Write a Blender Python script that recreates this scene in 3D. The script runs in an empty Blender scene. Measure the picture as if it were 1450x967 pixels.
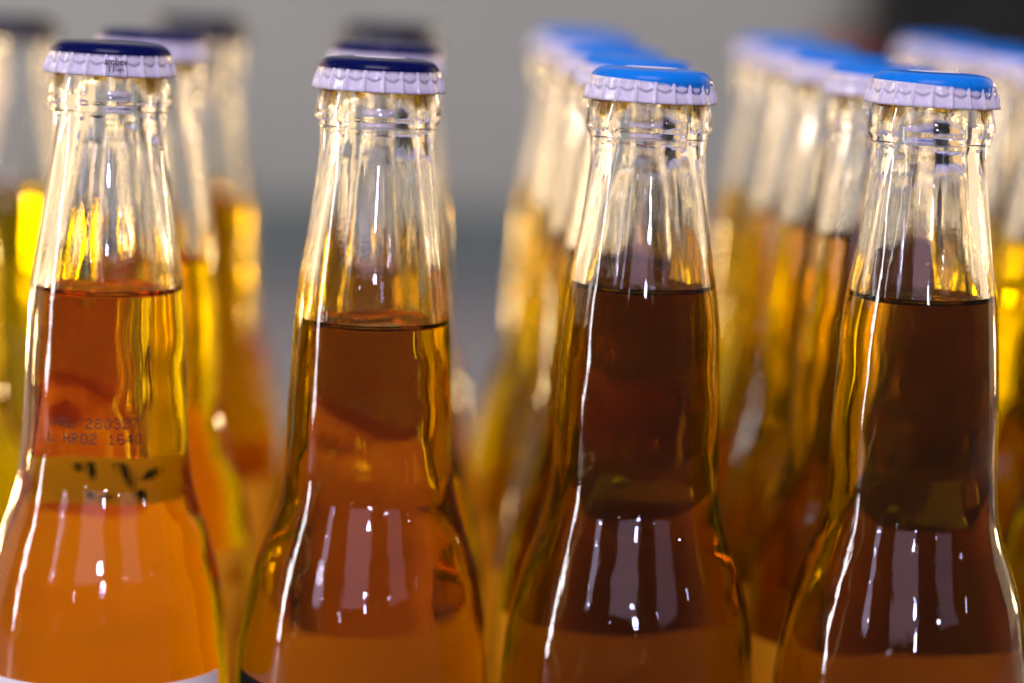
import bpy, bmesh, math, random
from mathutils import Matrix, Vector

sc = bpy.context.scene
col = sc.collection
PI = math.pi
U = 1.0 / 6500.0            # one modelling unit in metres

# ------------------------------------------------------------------ camera
PITCH, ROLL = math.radians(7.74), math.radians(2.0)
fw = Vector((0, math.cos(PITCH), -math.sin(PITCH)))
up = Vector((0, math.sin(PITCH), math.cos(PITCH)))
ri = Vector((1, 0, 0))
axx = ri * math.cos(ROLL) + up * math.sin(ROLL)
axy = up * math.cos(ROLL) - ri * math.sin(ROLL)
cam = bpy.data.cameras.new('camera')
camo = bpy.data.objects.new('camera', cam)
col.objects.link(camo)
M = Matrix((axx, axy, -fw)).transposed().to_4x4()
M.translation = Vector((0, 0, 0.2546))
camo.matrix_world = M
cam.sensor_width = 36.0
cam.lens = 36.0 * 4000 / 1450
cam.clip_start, cam.clip_end = 0.02, 60
cam.dof.use_dof = True
cam.dof.focus_distance = 0.602
cam.dof.aperture_fstop = 4.6
cam.dof.aperture_blades = 9
sc.camera = camo

# ------------------------------------------------------------------ world, exposure
w = bpy.data.worlds.new('World')
sc.world = w
w.use_nodes = True
bg = w.node_tree.nodes['Background']
bg.inputs[0].default_value = (0.95, 0.88, 0.78, 1)
bg.inputs[1].default_value = 0.075
sc.view_settings.view_transform = 'Standard'
sc.view_settings.look = 'None'
sc.view_settings.exposure = 0.32
sc.view_settings.gamma = 1.0
sc.view_settings.use_curve_mapping = False
c = sc.cycles
c.max_bounces = 36
c.transmission_bounces = 36
c.glossy_bounces = 10
c.diffuse_bounces = 3
c.volume_bounces = 0
c.transparent_max_bounces = 8
c.caustics_refractive = True
c.caustics_reflective = True
c.blur_glossy = 0.6
c.sample_clamp_indirect = 8.0
c.use_denoising = True
try:
    c.denoiser = 'OPENIMAGEDENOISE'
    c.denoising_input_passes = 'RGB_ALBEDO_NORMAL'
except Exception:
    pass


# ------------------------------------------------------------------ lamps
def area(name, loc, target, sx, sy, radiance, color):
    L = bpy.data.lights.new(name, 'AREA')
    L.shape = 'RECTANGLE'
    L.size, L.size_y = sx, sy
    L.energy = radiance * sx * sy * PI
    L.color = color
    o = bpy.data.objects.new(name, L)
    col.objects.link(o)
    o.location = loc
    d = (Vector(target) - Vector(loc)).normalized()
    o.rotation_euler = d.to_track_quat('-Z', 'Y').to_euler()
    return o


TGT = (0, 0.65, 0.15)
LILAC = (0.80, 0.70, 1.0)


def polar(deg, dist, z):
    a = math.radians(deg)          # 0 = towards the camera, + = right, seen from the bottles
    return (dist * math.sin(a), 0.64 - dist * math.cos(a), z)


area('window_lamp', polar(-45, 2.4, 1.02), (0, .65, .8), 0.28, 0.95, 3.6, LILAC)
area('window_lamp', polar(-7, 2.5, 1.10), (0, .65, .9), 1.25, 0.95, 1.15, (0.98, 0.68, 0.92))
area('window_lamp', polar(37, 2.5, 1.10), (0, .65, .9), 0.85, 0.95, 0.7, (0.98, 0.68, 0.92))
area('spot_lamp', polar(3, 2.0, 0.78), TGT, 0.09, 0.09, 150, (0.60, 0.62, 1.0))
area('spot_lamp', polar(5, 2.0, 0.50), TGT, 0.10, 0.07, 150, (0.60, 0.62, 1.0))
for deg, z, sz in ((-43, .60, .035), (-46, .86, .03), (-20, .42, .025), (27, .62, .035), (58, .66, .03)):
    area('spark_lamp', polar(deg, 2.0, z), TGT, sz, sz, 110, (0.85, 0.84, 1.0))
area('tube_lamp', polar(-81, 1.25, 0.62), (0, .65, .5), 0.07, 1.15, 24, (1.0, 0.96, 0.92))
area('side_lamp', polar(-120, 1.6, 0.50), TGT, 1.4, 1.0, 0.85, (1.0, 0.71, 0.44))
area('side_lamp', polar(128, 1.5, 0.50), TGT, 1.0, 1.0, 0.95, (1.0, 0.71, 0.44))
area('back_lamp', polar(-143, 1.45, 0.36), TGT, 0.9, 0.75, 0.9, (1.0, 0.60, 0.26))
area('back_lamp', polar(146, 1.45, 0.36), TGT, 0.8, 0.75, 0.85, (1.0, 0.60, 0.26))
for deg, z, sz in ((-131, .30, .05), (-127, .10, .05), (134, .25, .05), (128, .08, .05), (-150, .10, .06), (-141, .04, .06),
                   (150, .12, .06), (141, .05, .06), (-157, .03, .05), (156, .30, .05), (120, .30, .04), (-112, .05, .05)):
    area('bulb_lamp', polar(deg, 1.3, z), TGT, sz, sz, 80, (1.0, 0.70, 0.32))
area('overhead_fill', (-0.1, -0.3, 2.3), TGT, 1.2, 0.8, 23, (0.92, 0.80, 0.95))  # unseen overhead light, added to brighten the caps and labels
area('wall_fill', (-1.5, 1.7, 0.85), (-0.2, 2.5, 0.75), 0.5, 0.5, 4, (0.98, 0.98, 0.98))  # added light out of view, brightens the wall from the left


# ------------------------------------------------------------------ helpers
def tag(o, label=None, cat=None, group=None, kind=None):
    if label: o['label'] = label
    if cat: o['category'] = cat
    if group: o['group'] = group
    if kind: o['kind'] = kind
    return o


def link(name, me, mats, parent=None):
    o = bpy.data.objects.new(name, me)
    col.objects.link(o)
    if parent: o.parent = parent
    if len(me.materials) == 0:
        for m in mats: me.materials.append(m)
    return o


def mesh(name, verts, faces, smooth=True):
    me = bpy.data.meshes.new(name)
    me.from_pydata(verts, [], faces)
    if smooth:
        me.polygons.foreach_set('use_smooth', [True] * len(me.polygons))
    me.update()
    return me


def pchip(pts, zs):
    """monotone cubic through (z, r) points"""
    x = [p[0] for p in pts]; y = [p[1] for p in pts]
    n = len(x)
    h = [x[i + 1] - x[i] for i in range(n - 1)]
    d = [(y[i + 1] - y[i]) / h[i] for i in range(n - 1)]
    m = [d[0]] + [0] * (n - 2) + [d[-1]]
    for i in range(1, n - 1):
        if d[i - 1] * d[i] > 0:
            w1, w2 = 2 * h[i] + h[i - 1], h[i] + 2 * h[i - 1]
            m[i] = (w1 + w2) / (w1 / d[i - 1] + w2 / d[i])
    out = []
    for z in zs:
        if z <= x[0]: out.append(y[0]); continue
        if z >= x[-1]: out.append(y[-1]); continue
        i = max(k for k in range(n - 1) if x[k] <= z)
        t = (z - x[i]) / h[i]
        out.append((1 + 2 * t) * (1 - t) ** 2 * y[i] + t * (1 - t) ** 2 * h[i] * m[i]
                   + t * t * (3 - 2 * t) * y[i + 1] + t * t * (t - 1) * h[i] * m[i + 1])
    return out


def lathe(rings, seg, rfun=None, close_first=False, close_last=False):
    """rings: list of (r, z) in units measured DOWN from the cap line; returns verts (m), faces"""
    vs, fs = [], []
    for k, (r, z) in enumerate(rings):
        for j in range(seg):
            a = 2 * PI * j / seg
            rr = r if rfun is None else rfun(k, r, z, a)
            vs.append((rr * math.cos(a) * U, rr * math.sin(a) * U, (1490 - z) * U))
    for k in range(len(rings) - 1):
        for j in range(seg):
            j2 = (j + 1) % seg
            fs.append((k * seg + j, k * seg + j2, (k + 1) * seg + j2, (k + 1) * seg + j))
    if close_first:
        vs.append((0, 0, (1490 - rings[0][1]) * U)); c0 = len(vs) - 1
        fs += [(c0, (j + 1) % seg, j) for j in range(seg)]
    if close_last:
        vs.append((0, 0, (1490 - rings[-1][1]) * U)); c0 = len(vs) - 1
        b = (len(rings) - 1) * seg
        fs += [(c0, b + j, b + (j + 1) % seg) for j in range(seg)]
    return vs, fs


# ------------------------------------------------------------------ materials
def nodes(name):
    m = bpy.data.materials.new(name)
    m.use_nodes = True
    nt = m.node_tree
    nt.nodes.clear()
    out = nt.nodes.new('ShaderNodeOutputMaterial')
    return m, nt, out


def N(nt, t, **kw):
    n = nt.nodes.new(t)
    for k, v in kw.items():
        if k in n.inputs: n.inputs[k].default_value = v
        else: setattr(n, k, v)
    return n


def plain(name, color, rough=0.5, noise=0.0, scale=40, spec=0.5, metallic=0.0, coat=0.0, bump=0.0):
    m, nt, out = nodes(name)
    p = N(nt, 'ShaderNodeBsdfPrincipled')
    p.inputs['Base Color'].default_value = (*color, 1)
    p.inputs['Roughness'].default_value = rough
    p.inputs['Metallic'].default_value = metallic
    p.inputs['Specular IOR Level'].default_value = spec
    p.inputs['Coat Weight'].default_value = coat
    p.inputs['Coat Roughness'].default_value = 0.12
    if noise or bump:
        tc = N(nt, 'ShaderNodeTexCoord')
        nz = N(nt, 'ShaderNodeTexNoise')
        nz.inputs['Scale'].default_value = scale
        nz.inputs['Detail'].default_value = 5
        nt.links.new(tc.outputs['Object'], nz.inputs['Vector'])
        if noise:
            mx = N(nt, 'ShaderNodeMix', data_type='RGBA')
            mx.inputs['A'].default_value = (*[x * (1 - noise) for x in color], 1)
            mx.inputs['B'].default_value = (*[min(1, x * (1 + noise)) for x in color], 1)
            nt.links.new(nz.outputs['Fac'], mx.inputs['Factor'])
            for s in mx.inputs:
                if s.type == 'RGBA' and s.name == 'A': s.default_value = (*[x * (1 - noise) for x in color], 1)
                if s.type == 'RGBA' and s.name == 'B': s.default_value = (*[min(1, x * (1 + noise)) for x in color], 1)
            nt.links.new([s for s in mx.outputs if s.type == 'RGBA'][0], p.inputs['Base Color'])
        if bump:
            b = N(nt, 'ShaderNodeBump')
            b.inputs['Strength'].default_value = bump
            b.inputs['Distance'].default_value = 0.0005
            nt.links.new(nz.outputs['Fac'], b.inputs['Height'])
            nt.links.new(b.outputs['Normal'], p.inputs['Normal'])
    nt.links.new(p.outputs[0], out.inputs['Surface'])
    return m


def wavy_normal(nt, streak, fine):
    """slow vertical waviness of moulded glass plus a fine orange-peel"""
    tc = N(nt, 'ShaderNodeTexCoord')
    mp = N(nt, 'ShaderNodeMapping')
    mp.inputs['Scale'].default_value = (1, 1, 0.16)
    nt.links.new(tc.outputs['Object'], mp.inputs['Vector'])
    n1 = N(nt, 'ShaderNodeTexNoise'); n1.inputs['Scale'].default_value = 260; n1.inputs['Detail'].default_value = 2
    nt.links.new(mp.outputs[0], n1.inputs['Vector'])
    n2 = N(nt, 'ShaderNodeTexNoise'); n2.inputs['Scale'].default_value = 900; n2.inputs['Detail'].default_value = 2
    nt.links.new(tc.outputs['Object'], n2.inputs['Vector'])
    b1 = N(nt, 'ShaderNodeBump'); b1.inputs['Strength'].default_value = 1; b1.inputs['Distance'].default_value = streak
    b2 = N(nt, 'ShaderNodeBump'); b2.inputs['Strength'].default_value = 1; b2.inputs['Distance'].default_value = fine
    nt.links.new(n1.outputs['Fac'], b1.inputs['Height'])
    nt.links.new(n2.outputs['Fac'], b2.inputs['Height'])
    nt.links.new(b1.outputs[0], b2.inputs['Normal'])
    return b2.outputs[0]


def glass_mat():
    m, nt, out = nodes('clear_bottle_glass')
    g = N(nt, 'ShaderNodeBsdfGlass')
    g.inputs['Color'].default_value = (0.985, 0.985, 0.975, 1)
    g.inputs['Roughness'].default_value = 0.0
    g.inputs['IOR'].default_value = 1.5
    nt.links.new(wavy_normal(nt, 0.00009, 0.000012), g.inputs['Normal'])
    nt.links.new(g.outputs[0], out.inputs['Surface'])
    return m


def liquid_mat(name, sig, tint):
    m, nt, out = nodes(name)
    g = N(nt, 'ShaderNodeBsdfGlass')
    g.inputs['Color'].default_value = (*tint, 1)
    g.inputs['Roughness'].default_value = 0.0
    at = N(nt, 'ShaderNodeAttribute', attribute_name='open_top')
    mr = N(nt, 'ShaderNodeMapRange')
    mr.inputs['To Min'].default_value = 1.338 / 1.5      # beer against glass
    mr.inputs['To Max'].default_value = 1.338            # beer against air
    nt.links.new(at.outputs['Fac'], mr.inputs['Value'])
    nt.links.new(mr.outputs[0], g.inputs['IOR'])
    nt.links.new(g.outputs[0], out.inputs['Surface'])
    v = N(nt, 'ShaderNodeVolumeAbsorption')
    mxs = max(sig)
    v.inputs['Color'].default_value = (*[1 - s / mxs for s in sig], 1)
    v.inputs['Density'].default_value = mxs
    nt.links.new(v.outputs[0], out.inputs['Volume'])
    return m


def cap_mat(name, top, skirt, dx):
    m, nt, out = nodes(name)
    p = N(nt, 'ShaderNodeBsdfPrincipled')
    p.inputs['Roughness'].default_value = 0.2
    p.inputs['Specular IOR Level'].default_value = 0.2
    p.inputs['Coat Weight'].default_value = 0.0
    p.inputs['Coat Roughness'].default_value = 0.1
    tc = N(nt, 'ShaderNodeTexCoord')
    sp = N(nt, 'ShaderNodeVectorMath', operation='SUBTRACT')
    sp.inputs[1].default_value = (dx * U, 0, 0)
    nt.links.new(tc.outputs['Object'], sp.inputs[0])
    ml = N(nt, 'ShaderNodeVectorMath', operation='MULTIPLY')
    ml.inputs[1].default_value = (1, 1, 0)
    nt.links.new(sp.outputs[0], ml.inputs[0])
    ln = N(nt, 'ShaderNodeVectorMath', operation='LENGTH')
    nt.links.new(ml.outputs[0], ln.inputs[0])
    mr = N(nt, 'ShaderNodeMapRange')
    mr.inputs['From Min'].default_value = 86.2 * U
    mr.inputs['From Max'].default_value = 86.9 * U
    nt.links.new(ln.outputs['Value'], mr.inputs['Value'])
    nz = N(nt, 'ShaderNodeTexNoise'); nz.inputs['Scale'].default_value = 700; nz.inputs['Detail'].default_value = 4
    nt.links.new(tc.outputs['Object'], nz.inputs['Vector'])
    wr = N(nt, 'ShaderNodeMapRange')
    wr.inputs['From Min'].default_value = 0.3; wr.inputs['From Max'].default_value = 0.7
    wr.inputs['To Min'].default_value = 0.88; wr.inputs['To Max'].default_value = 1.0
    nt.links.new(nz.outputs['Fac'], wr.inputs['Value'])
    mx = N(nt, 'ShaderNodeMixRGB')
    mx.inputs[1].default_value = (*top, 1); mx.inputs[2].default_value = (*skirt, 1)
    nt.links.new(mr.outputs[0], mx.inputs[0])
    m2 = N(nt, 'ShaderNodeMixRGB', blend_type='MULTIPLY'); m2.inputs[0].default_value = 1
    ch = N(nt, 'ShaderNodeTexNoise'); ch.inputs['Scale'].default_value = 1100; ch.inputs['Detail'].default_value = 3
    nt.links.new(tc.outputs['Object'], ch.inputs['Vector'])
    cr = N(nt, 'ShaderNodeMapRange'); cr.inputs['From Min'].default_value = 0.735; cr.inputs['From Max'].default_value = 0.76
    nt.links.new(ch.outputs['Fac'], cr.inputs['Value'])
    mc = N(nt, 'ShaderNodeMixRGB'); mc.inputs[2].default_value = (0.45, 0.44, 0.46, 1)
    nt.links.new(cr.outputs[0], mc.inputs[0]); nt.links.new(mx.outputs[0], mc.inputs[1])
    nt.links.new(mc.outputs[0], m2.inputs[1]); nt.links.new(wr.outputs[0], m2.inputs[2])
    nt.links.new(m2.outputs[0], p.inputs['Base Color'])
    ms = N(nt, 'ShaderNodeMapRange'); ms.inputs['To Min'].default_value = 0.04; ms.inputs['To Max'].default_value = 0.6
    nt.links.new(mr.outputs[0], ms.inputs['Value'])
    nt.links.new(ms.outputs[0], p.inputs['Specular IOR Level'])
    nt.links.new(p.outputs[0], out.inputs['Surface'])
    return m


def paper_mat(name, color, trans):
    m, nt, out = nodes(name)
    d = N(nt, 'ShaderNodeBsdfDiffuse'); d.inputs[0].default_value = (*color, 1)
    t = N(nt, 'ShaderNodeBsdfTranslucent'); t.inputs[0].default_value = (*color, 1)
    mx = N(nt, 'ShaderNodeMixShader'); mx.inputs[0].default_value = trans
    nt.links.new(d.outputs[0], mx.inputs[1]); nt.links.new(t.outputs[0], mx.inputs[2])
    nt.links.new(mx.outputs[0], out.inputs['Surface'])
    return m


GLASS = glass_mat()
BEER = liquid_mat('amber_beer', (6, 7.4, 200), (1.0, 0.845, 0.34))
BEER_LIGHT = liquid_mat('light_amber_beer', (0.6, 2.6, 200), (1.0, 0.83, 0.32))
BEER_DARK = liquid_mat('dark_amber_beer', (9, 10.8, 210), (0.97, 0.815, 0.34))
SKIRT = (0.46, 0.43, 0.55)
CAP_NAVY = cap_mat('navy_cap_print', (0.002, 0.004, 0.042), SKIRT, 0)
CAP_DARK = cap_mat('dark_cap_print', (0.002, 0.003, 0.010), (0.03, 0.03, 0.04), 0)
CAP_BLUE = cap_mat('blue_cap_print', (0.005, 0.125, 0.46), SKIRT, 1.5)
CAP_IN = plain('gold_cap_lacquer', (0.55, 0.33, 0.06), 0.35, metallic=0.4)
EMBLEM = plain('pale_cap_emblem', (0.62, 0.58, 0.66), 0.3)
INK = plain('black_ink', (0.012, 0.008, 0.02), 0.5)
INK_BROWN = plain('brown_ink', (0.03, 0.012, 0.004), 0.6)
PAPER = paper_mat('white_label_paper', (0.80, 0.76, 0.78), 0.25)
PAPER_DARK = paper_mat('dark_label_paper', (0.015, 0.016, 0.012), 0.05)
PAPER_GOLD = paper_mat('gold_label_paper', (0.92, 0.44, 0.02), 0.35)
REFL_YELLOW = paper_mat('yellow_label_reflection', (0.97, 0.88, 0.28), 0.4)  # colour of the label reflection, painted onto a sheet on the neck
REFL_GREEN = paper_mat('dark_green_reflection', (0.03, 0.05, 0.012), 0.05)  # reflected letters, painted in as dark green

# ------------------------------------------------------------------ setting
COUNTER = plain('grey_counter', (0.16, 0.165, 0.175), 0.45, 0.15, 9, bump=0.1)
WALL = plain('grey_wall_paint', (0.345, 0.365, 0.315), 0.8, 0.16, 6)


def box(name, x0, x1, y0, y1, z0, z1, mat, parent=None, bev=0.004):
    bm = bmesh.new()
    bmesh.ops.create_cube(bm, size=1)
    for v in bm.verts:
        v.co = Vector(((x0 + x1) / 2 + v.co.x * (x1 - x0), (y0 + y1) / 2 + v.co.y * (y1 - y0), (z0 + z1) / 2 + v.co.z * (z1 - z0)))
    if bev:
        bmesh.ops.bevel(bm, geom=bm.edges[:], offset=bev, segments=2, affect='EDGES')
    me = bpy.data.meshes.new(name)
    bm.to_mesh(me); bm.free()
    return link(name, me, [mat], parent)


o = box('counter', -1.6, 1.6, 0.35, 2.25, -0.04, 0.0, COUNTER)
tag(o, 'grey counter top under the bottles', 'counter', kind='structure')
o = box('upstand', -1.6, 1.6, 2.254, 2.29, -0.04, 0.055, plain('teal_upstand_paint', (0.09, 0.12, 0.112), 0.5, 0.3, 12))
tag(o, 'dark teal upstand at the back of the counter', 'upstand', kind='structure')
o = box('wall_back', -2.4, 2.4, 2.5, 2.55, -0.6, 2.2, WALL, bev=0)
tag(o, 'plain grey wall behind the bottles', 'wall', kind='structure')

# dark cabinet and red canister far behind
cab = bpy.data.objects.new('dark_cabinet', None); col.objects.link(cab); cab.location = (0.262, 2.0, 0)
tag(cab, 'dark cabinet far behind the blue-capped bottles', 'cabinet')
CABM = plain('dark_cabinet_paint', (0.008, 0.010, 0.009), 0.6, 0.2, 20, spec=0.15)
box('carcass', 0, 0.62, 0.02, 0.22, 0.002, 0.75, CABM, cab)
box('door', 0.006, 0.306, 0, 0.018, 0.01, 0.74, CABM, cab)
box('door', 0.312, 0.614, 0, 0.018, 0.01, 0.74, CABM, cab)
can = bpy.data.objects.new('red_canister', None); col.objects.link(can); can.location = (0.232, 2.05, 0)
tag(can, 'small red canister standing beside the dark cabinet', 'canister')
vs, fs = lathe([(0.1, 1488), (170, 1488), (178, 1478), (178, 250), (165, 215), (120, 190), (0.1, 188)], 40)
link('body', mesh('body', vs, fs), [plain('red_tin', (0.22, 0.03, 0.03), 0.4)], can)
vs, fs = lathe([(90, 192), (90, 150), (84, 142), (0.1, 141)], 32)
link('lid', mesh('lid', vs, fs), [CABM], can)

# ------------------------------------------------------------------ bottle geometry
OUT = [(-4, 66), (-2, 73), (4, 76), (12, 79), (20, 80.6), (30, 82.4), (40, 85), (50, 87.6), (60, 89.4), (67, 90), (73, 89.2), (78, 86.8), (82, 84.1), (86, 83.2),
       (95, 82.7), (107, 82.3), (120, 82.5), (150, 85), (220, 93.5), (307, 106.5), (364, 112), (384, 113),
       (484, 118), (560, 121), (584, 122.8), (610, 126.3), (634, 132), (660, 139.8), (684, 148.5), (710, 156.8),
       (734, 163.8), (760, 169.5), (784, 174), (820, 179.5), (844, 182), (880, 185), (920, 187), (970, 188), (1430, 188),
       (1465, 186), (1482, 178), (1489, 168)]
INN = [(-4, 56), (0, 54), (90, 53), (110, 56), (150, 63), (220, 74), (307, 88), (364, 94), (484, 100), (560, 103), (584, 104.5),
       (610, 107.5), (634, 112.5), (660, 120), (684, 129), (710, 138), (734, 145.5), (760, 152), (784, 157), (820, 163),
       (844, 166), (880, 169), (920, 171), (970, 172), (1400, 172), (1440, 166), (1462, 150)]
SEG = 112


def zlist(a, b, step):
    n = max(1, int(round((b - a) / step)))
    return [a + (b - a) * k / n for k in range(n + 1)]


def inner_mod(seed):
    rnd = random.Random(seed)
    H = [(rnd.choice([2, 3, 4, 5, 6, 7, 9, 11]), rnd.uniform(0, 2 * PI), rnd.uniform(-0.004, 0.004), rnd.uniform(0.15, 0.6),
          rnd.uniform(0.004, 0.014), rnd.uniform(0, 6.28)) for _ in range(9)]

    LOW = [(rnd.choice([1, 2, 3, 4, 5]), rnd.uniform(0, 6.28), rnd.uniform(0.03, 0.09), rnd.uniform(0, 6.28)) for _ in range(6)]

    def f(z, a):
        s = 0
        for n, ph, tw, am, fz, p2 in H:
            s += am * math.cos(n * a + ph + tw * z) * (0.65 + 0.35 * math.sin(fz * z + p2))
        fade = min(1, max(0, (z - 60) / 80))
        low = min(1, max(0, (z - 300) / 200))
        for n, ph, fz, p2 in LOW:
            s += low * 1.1 * math.cos(n * a + ph) * math.sin(fz * z + p2)
        return s * (0.08 + 0.92 * fade) * 0.75
    return f


def glass_mesh(level, seed):
    mod = inner_mod(seed)
    rnd = random.Random(seed + 50)
    OM = [(rnd.choice([1, 2, 3, 4, 5, 6]), rnd.uniform(0, 6.28), rnd.uniform(0.008, 0.045), rnd.uniform(0, 6.28)) for _ in range(7)]

    def omod(z, a):
        k = min(1, max(0, (z - 110) / 150)) * 0.30
        return k * sum(math.cos(n * a + ph + 0.7 * math.sin(fz * 0.5 * z)) * math.sin(fz * z + p2) for n, ph, fz, p2 in OM)
    zo = zlist(-4, 130, 2.5) + zlist(140, 560, 14)[0:] + zlist(570, 980, 6) + zlist(1000, 1430, 60) + zlist(1440, 1489, 6)
    outer = list(zip(pchip(OUT, zo), zo))[::-1]                       # bottom to top
    base = [(0.1, 1462), (90, 1466), (140, 1482), (158, 1489.6)]
    zi = zlist(-4, 120, 4) + zlist(126, level, 5)[0:]
    zi[-1] = level
    inner = list(zip(pchip(INN, zi), zi))
    rings = base + outer + [(61, -6.5)] + inner
    k0 = len(base) + len(outer) + 1
    vs, fs = lathe(rings, SEG, lambda k, r, z, a: r + mod(z, a) if k >= k0 else r + (omod(z, a) if k >= len(base) else 0))
    fs = [tuple(f) for f in fs]
    me = mesh('bottle_glass', vs, fs)
    return me


def liquid_mesh(level, seed):
    mod = inner_mod(seed)
    # from the wall ring at the level down to the bottom
    zi = zlist(level, 980, 6) + zlist(1000, 1400, 50) + zlist(1410, 1462, 8)
    wall = list(zip(pchip(INN, zi), zi))
    rL = wall[0][0]
    men = [(0.1, level + 11), (rL * 0.5, level + 11), (rL - 22, level + 10.8), (rL - 14, level + 10.2), (rL - 8, level + 8.6),
           (rL - 4, level + 6), (rL - 1.6, level + 3)]
    bot = [(130, 1466), (80, 1455), (0.1, 1445)]
    rings = men + wall + bot
    k0 = len(men)
    vs, fs = lathe(rings, SEG, lambda k, r, z, a: r + mod(z, a) * (1 if k >= k0 else max(0, 1 - (k0 - k) / 5)))
    fs = [f[::-1] for f in fs]
    me = mesh('beer', vs, fs)
    return me, len(men) * SEG


def fix_normals(me):
    bm = bmesh.new(); bm.from_mesh(me)
    return bm


def set_top(me, ntop):
    at = me.attributes.new('open_top', 'FLOAT', 'FACE')
    at.data.foreach_set('value', [1.0 if i < ntop else 0.0 for i in range(len(me.polygons))])


def check_out(me, z0, z1, rmin):
    """flip the mesh if the widest wall faces point inwards"""
    s = 0
    for p in me.polygons:
        cx = p.center
        if z0 < cx.z < z1 and math.hypot(cx.x, cx.y) > rmin:
            s += p.normal.x * cx.x + p.normal.y * cx.y
    if s < 0:
        me.flip_normals()


_cache = {}


def bottle_meshes(level, seed):
    key = (level, seed)
    if key not in _cache:
        g = glass_mesh(level, seed)
        check_out(g, (1490 - 1400) * U, (1490 - 1000) * U, 180 * U)
        l, nt_ = liquid_mesh(level, seed)
        check_out(l, (1490 - 1400) * U, (1490 - 1000) * U, 160 * U)
        set_top(l, nt_)
        _cache[key] = (g, l)
    return _cache[key]


def cap_mesh(seg=21 * 16):
    def rf(k, r, z, a):
        t = (a * 21 / (2 * PI)) % 1.0
        d = abs(t - 0.5) * 2               # 0 mid-panel, 1 on the ridge
        ridge = max(0.0, (d - 0.70) / 0.30) ** 1.0
        z0 = 15.5 - 6.5 * d ** 2           # the pressed panel starts lower in its middle
        if z < z0: A = 3.2 * max(0, z - 2) / max(1, z0 - 2)
        elif z < z0 + 3.5: A = 3.2 + 2.4 * (z - z0) / 3.5
        else: A = 5.6 - 1.6 * min(1, (z - z0 - 3.5) / 10)
        return r - A * (1 - ridge)
    outer = [(0.1, -13), (30, -12.8), (50, -12.4), (60, -12), (68, -11.2), (74, -9.8), (78.5, -7.6), (82, -4.4), (84.2, -1.3), (85.6, 1),
             (86.6, 3), (87.4, 5), (88.2, 7), (89, 9), (89.8, 10.5), (90.4, 12), (91, 13.5), (91.6, 15), (92.2, 16.5), (92.8, 18), (93.3, 19.5), (93.8, 21.5),
             (94.4, 24), (95.0, 27), (95.5, 30), (95.9, 33), (95.2, 33.8)]
    inner = [(93.2, 33.4), (91.0, 26), (88.2, 19), (86.2, 14), (84.6, 9), (83, 4), (79, -3), (74, -7), (60, -9), (0.1, -10)]
    vs, fs = lathe(outer + inner, seg, rf)
    me = mesh('crown_cap', vs, fs)
    check_out(me, (1490 - 15) * U, 1490 * U, 70 * U)
    ni = (len(outer) - 2) * seg
    me.polygons.foreach_set('material_index', [0 if i < ni else 1 for i in range(len(me.polygons))])
    return me


def outer_r(z):
    return pchip(OUT, [z])[0]


def wrap_sheet(name, a0, a1, ztop, zbot, lift, na=40, nz=6, th=0.6):
    """a sheet of paper lying on the glass; ztop may be a function of the 0..1 position along the width"""
    vs, fs = [], []
    zt = ztop if callable(ztop) else (lambda t: ztop)
    for layer in (0, 1):
        for i in range(na + 1):
            t = i / na
            a = a0 + (a1 - a0) * t - PI / 2
            for k in range(nz + 1):
                z = zt(t) + (zbot - zt(t)) * k / nz
                r = outer_r(z) + lift + layer * th
                vs.append((r * math.cos(a) * U, r * math.sin(a) * U, (1490 - z) * U))
    n = (na + 1) * (nz + 1)
    for i in range(na):
        for k in range(nz):
            a = i * (nz + 1) + k
            fs.append((n + a, n + a + 1, n + a + nz + 2, n + a + nz + 1)[::-1][::-1])
            fs.append((a, a + nz + 1, a + nz + 2, a + 1))
    for i in range(na):                      # top and bottom rims
        for k in (0, nz):
            a = i * (nz + 1) + k
            fs.append((a, a + nz + 1, n + a + nz + 1, n + a))
    for k in range(nz):
        for i in (0, na):
            a = i * (nz + 1) + k
            fs.append((a, a + 1, n + a + 1, n + a))
    me = mesh(name, vs, fs, False)
    return me


# dot-matrix characters of the ink-jet date code
GLYPH = {
    'V': ['10001', '10001', '10001', '10001', '01010', '01010', '00100'],
    'A': ['01110', '10001', '10001', '11111', '10001', '10001', '10001'],
    'L': ['10000', '10000', '10000', '10000', '10000', '10000', '11111'],
    ':': ['00000', '00100', '00000', '00000', '00100', '00000', '00000'],
    '-': ['00000', '00000', '00000', '01110', '00000', '00000', '00000'],
    ' ': ['00000'] * 7,
    'H': ['10001', '10001', '10001', '11111', '10001', '10001', '10001'],
    'R': ['11110', '10001', '10001', '11110', '10100', '10010', '10001'],
    '0': ['01110', '10001', '10001', '10001', '10001', '10001', '01110'],
    '1': ['00100', '01100', '00100', '00100', '00100', '00100', '01110'],
    '2': ['01110', '10001', '00001', '00110', '01000', '10000', '11111'],
    '3': ['01110', '10001', '00001', '00110', '00001', '10001', '01110'],
    '4': ['00010', '00110', '01010', '10010', '11111', '00010', '00010'],
    '6': ['01110', '10000', '10000', '11110', '10001', '10001', '01110'],
    '7': ['11111', '00001', '00010', '00010', '00100', '00100', '00100'],
    '8': ['01110', '10001', '10001', '01110', '10001', '10001', '01110'],
}


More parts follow.
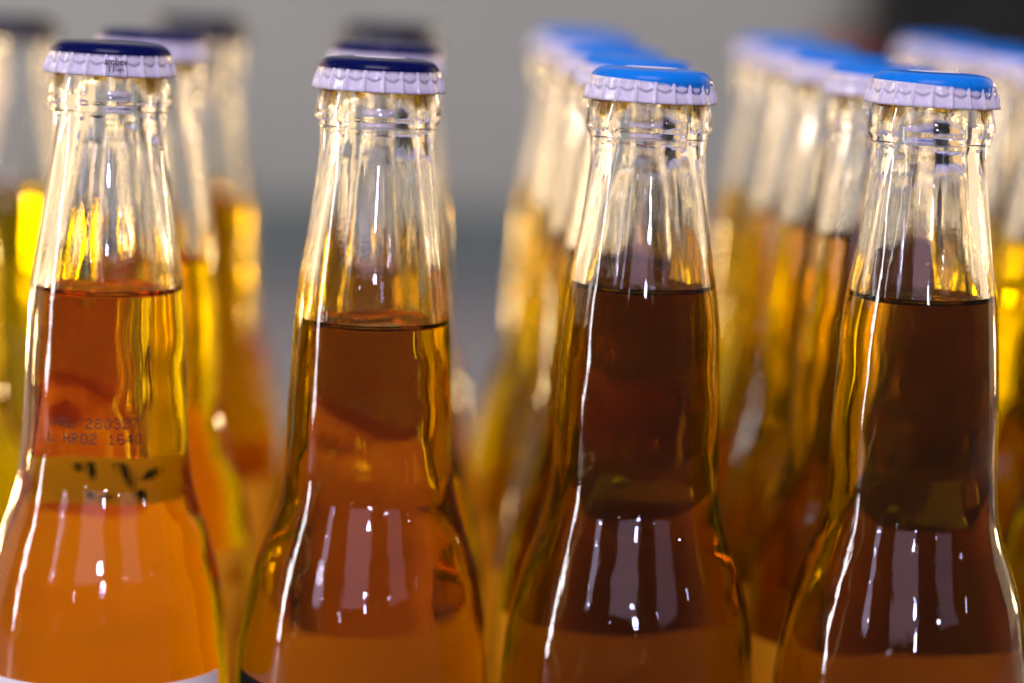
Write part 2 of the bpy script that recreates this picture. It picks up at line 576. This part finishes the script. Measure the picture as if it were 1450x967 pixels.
def date_mesh():
    vs, fs = [], []
    rnd = random.Random(3)
    for text, zt, s0 in (('VAL:280327', 513, -62), ('L-HR02 1640', 535, -69)):
        for ci, ch in enumerate(text):
            for ry, row in enumerate(GLYPH[ch]):
                for cx, bit in enumerate(row):
                    if bit != '1' or rnd.random() < 0.03: continue
                    z = zt + ry * 2.15 + rnd.uniform(-.25, .25)
                    s = s0 + ci * 13.1 + cx * 2.05 + rnd.uniform(-.25, .25)
                    r = outer_r(z) + 0.35
                    b = len(vs)
                    for q in range(6):
                        ss = s + 1.3 * math.cos(q * PI / 3); zz = z + 1.3 * math.sin(q * PI / 3)
                        a = ss / r - PI / 2
                        vs.append((r * math.cos(a) * U, r * math.sin(a) * U, (1490 - zz) * U))
                    fs.append(tuple(range(b, b + 6)))
    return mesh('date_code', vs, fs, False)


def cap_print_mesh():
    vs, fs = [], []
    for body, size, s0, z0 in (('ambev', 13.5, 4.5, 16.5), ('11-e-', 12, 10, 26.5)):
        cu = bpy.data.curves.new('t', 'FONT')
        cu.body = body; cu.size = size; cu.offset = 0.25; cu.resolution_u = 3
        ob = bpy.data.objects.new('t', cu); col.objects.link(ob)
        dg = bpy.context.evaluated_depsgraph_get()
        ev = ob.evaluated_get(dg)
        tm = ev.to_mesh()
        b = len(vs)
        for v in tm.vertices:
            z = z0 - v.co.y
            r = 86.6 + 0.355 * max(0, z - 2) + 0.8
            a = (s0 + v.co.x * 0.92) / r - PI / 2
            vs.append((r * math.cos(a) * U, r * math.sin(a) * U, (1490 - z) * U))
        fs += [tuple(b + i for i in p.vertices) for p in tm.polygons]
        ev.to_mesh_clear()
        bpy.data.objects.remove(ob); bpy.data.curves.remove(cu)
    return mesh('cap_print', vs, fs, False)


def disc_mesh(name, r, z, ry=1.0, seg=40):
    vs = [(r * math.cos(2 * PI * j / seg) * U, ry * r * math.sin(2 * PI * j / seg) * U, (1490 - z) * U) for j in range(seg)]
    return mesh(name, vs, [tuple(range(seg))], False)


CAPM = cap_mesh()
CAPM_BLUE = CAPM.copy(); CAPM_BLUE.materials.append(CAP_BLUE); CAPM_BLUE.materials.append(CAP_IN)
CAPM_DARK = CAPM.copy(); CAPM_DARK.materials.append(CAP_DARK); CAPM_DARK.materials.append(CAP_IN)
CAPM.materials.append(CAP_NAVY); CAPM.materials.append(CAP_IN)
R_ = math.radians
FRONT = wrap_sheet('front_label', R_(-50), R_(72), 883, 1330, 0.6)
GOLD = {z: wrap_sheet('front_label', R_(-75), R_(75), z, 1330, 0.6) for z in (818, 862, 880, 905)}
EMB = disc_mesh('emblem', 38, -13.3, 0.8)


def bottle(x, y, hs, level, blue, seed, label, lean=(0, 0), rot=0.0, front=PAPER, beer=None, fmesh=None, emblem=True, spin=None, group=None, cap=None):
    rt = bpy.data.objects.new('beer_bottle', None)
    col.objects.link(rt)
    rt.empty_display_size = 0.03
    rt.location = (x, y, 0.0005)
    rt.scale = (1, 1, hs)
    rt.rotation_euler = (lean[1], lean[0], 0)
    tag(rt, label, 'bottle', group)
    g, l = bottle_meshes(level, seed)
    gl = link('bottle_glass', g, [GLASS], rt); gl.rotation_euler.z = rot
    lq = link('beer', l, [beer or (BEER_DARK if blue else BEER)], rt); lq.rotation_euler.z = rot
    cp = link('crown_cap', cap or (CAPM_BLUE if blue else CAPM), [], rt)
    rnd = random.Random(seed * 7 + 1)
    tilt = R_(1.1)
    zc = 1490 * U
    # the crimped cap sits a touch crooked on the lip
    sp = rnd.uniform(-0.15, 0.15) if spin is None else spin
    mt = Matrix.Translation((0, 0, zc)) @ Matrix.Rotation(tilt, 4, 'Y') @ Matrix.Rotation(sp, 4, 'Z') @ Matrix.Translation((0, 0, -zc))
    cp.matrix_local = mt
    if emblem:
        link('emblem', EMB, [EMBLEM], cp)
    if front:
        f = link('front_label', fmesh or FRONT, [], rt)
        if len(f.data.materials) == 0: f.data.materials.append(front)
    return rt, cp


FRONT2 = wrap_sheet('front_label', R_(-68), R_(30), lambda t: 866 + 10 * math.sin(t * 3.0), 1330, 0.6)
FRONT2.materials.append(PAPER_DARK)
FRONT3 = wrap_sheet('front_label', R_(-60), R_(60), 905, 1330, 0.6)

G1 = 'navy and dark-capped bottles standing behind'
G2 = 'blue-capped bottles standing behind'
b1, c1 = bottle(-0.0906, 0.6252, 1.0068, 336, False, 1, 'navy-capped amber bottle with a date code printed on its neck', spin=0.0, beer=BEER_LIGHT, rot=0.4, emblem=False)
b2, c2 = bottle(-0.0311, 0.6207, 1.0010, 360, False, 2, 'navy-capped amber bottle in the front row, next to the date-coded bottle', fmesh=FRONT2, rot=1.5, spin=0.05)
b3, c3 = bottle(0.0283, 0.6176, 1.0006, 294, True, 3, 'blue-capped dark amber bottle in the front row beside a navy-capped one', fmesh=FRONT3, rot=2.9, spin=-0.04)
b4, c4 = bottle(0.0889, 0.6116, 1.0069, 298, True, 4, 'blue-capped dark amber bottle in the front row, with only blue caps around it', fmesh=FRONT3, rot=4.4, spin=0.08)

REAR = [
    (-0.0928, 0.7110, 1.0087, 350, False, 818, 'navy-capped bottle directly behind the date-coded bottle'),
    (-0.0987, 0.8600, 1.0098, 340, False, 880, 'out of focus dark-capped bottle, second behind the date-coded bottle'),
    (-0.0334, 0.6947, 1.0055, 335, False, 905, 'navy-capped bottle directly behind the front navy-capped bottle without a date code'),
    (-0.0383, 0.8229, 1.0129, 340, False, 880, 'blurred dark-capped bottle, second behind the front navy-capped bottle without a date code'),
    (-0.1060, 0.9300, 1.0040, 340, False, 880, 'faint dark-capped bottle, last behind the date-coded bottle'),
    (-0.0400, 0.9000, 1.0040, 340, False, 880, 'faint dark-capped bottle in the gap before the grey wall'),
    (-0.1526, 0.7418, 1.0023, 320, False, 880, 'navy-capped bottle of the outer navy line, diagonally behind the date-coded bottle'),
    (-0.1562, 0.8660, 1.0005, 320, False, 880, 'blurred dark-topped bottle of the outer navy line, farther back than its neighbour'),
    (0.0264, 0.6800, 1.0010, 285, True, 862, 'blue-capped bottle, first behind the front bottle beside the navy caps'),
    (0.0238, 0.7410, 1.0017, 300, True, 880, 'blue-capped bottle, second behind the front bottle beside the navy caps'),
    (0.0213, 0.8041, 1.0075, 300, True, 880, 'blurred blue-capped bottle, third in the line beside the navy caps'),
    (0.0170, 0.8800, 1.0060, 300, True, 880, 'faint blue-capped bottle at the far end beside the grey gap'),
    (0.0875, 0.6760, 1.0019, 248, True, 880, 'blue-capped bottle, first behind the front bottle among blue caps'),
    (0.0850, 0.7370, 1.0035, 270, True, 880, 'blue-capped bottle, second behind the front bottle among blue caps'),
    (0.0815, 0.7978, 1.0054, 285, True, 880, 'blurred blue-capped bottle, third behind the front bottle among blue caps'),
    (0.0782, 0.8590, 1.0078, 285, True, 880, 'blurred blue-capped bottle, last behind the front bottle among blue caps'),
    (0.1474, 0.6800, 1.0014, 290, True, 880, 'blue-capped bottle, first of the outer blue line'),
    (0.1444, 0.7410, 1.0045, 290, True, 880, 'blue-capped bottle, second of the outer blue line'),
    (0.1422, 0.8020, 1.0077, 285, True, 880, 'blue-capped bottle, third of the outer blue line'),
    (0.1390, 0.8625, 1.0068, 290, True, 880, 'blurred blue-capped bottle, fourth of the outer blue line'),
    (0.1362, 0.9230, 1.0079, 280, True, 880, 'blurred blue-capped bottle, last of the outer blue line before the dark cabinet'),
]
rr = random.Random(11)
for i, (x, y, hs, lv, blue, lz, lab) in enumerate(REAR):
    ln = (R_(rr.uniform(-.3, .3)), R_(rr.uniform(-.3, .3)))
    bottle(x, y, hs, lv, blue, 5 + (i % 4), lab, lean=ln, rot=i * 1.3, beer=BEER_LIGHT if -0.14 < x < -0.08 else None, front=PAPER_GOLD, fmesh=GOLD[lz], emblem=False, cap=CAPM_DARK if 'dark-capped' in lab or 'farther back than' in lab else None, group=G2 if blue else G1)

# print on the date-coded bottle
link('date_code', date_mesh(), [INK_BROWN], b1)
link('cap_print', cap_print_mesh(), [INK], c1)

# label reflection low on its neck, modelled as a yellow sheet with green marks
refl = link('label_reflection', wrap_sheet('label_reflection', R_(180 - 40), R_(180 + 40), 604, 690, 0.6, 24, 6), [REFL_YELLOW], b1)


def strokes():
    vs, fs = [], []
    for (x0, z0, x1, z1, wd) in [(40, 614, 38, 630, 5), (29, 612, 26, 644, 6), (6, 612, -1, 660, 6), (-12, 646, -22, 624, 9), (-6, 662, -9, 688, 6),
                                 (14, 672, 18, 682, 4), (30, 664, 27, 682, 5)]:
        b = len(vs)
        n = 6
        for k in range(n + 1):
            t = k / n
            xx = x0 + (x1 - x0) * t; z = z0 + (z1 - z0) * t
            ww = wd * 0.5 * (0.6 + 0.8 * math.sin(PI * min(1, t + 0.15)) ** 0.5)
            r = outer_r(z) + 0.2
            for s in (-1, 1):
                a = (xx + s * ww) / r + PI / 2
                vs.append((r * math.cos(a) * U, r * math.sin(a) * U, (1490 - z) * U))
        for k in range(n):
            fs.append((b + 2 * k, b + 2 * k + 1, b + 2 * k + 3, b + 2 * k + 2))
    return mesh('reflected_lettering', vs, fs, False)


link('reflected_lettering', strokes(), [REFL_GREEN], refl)
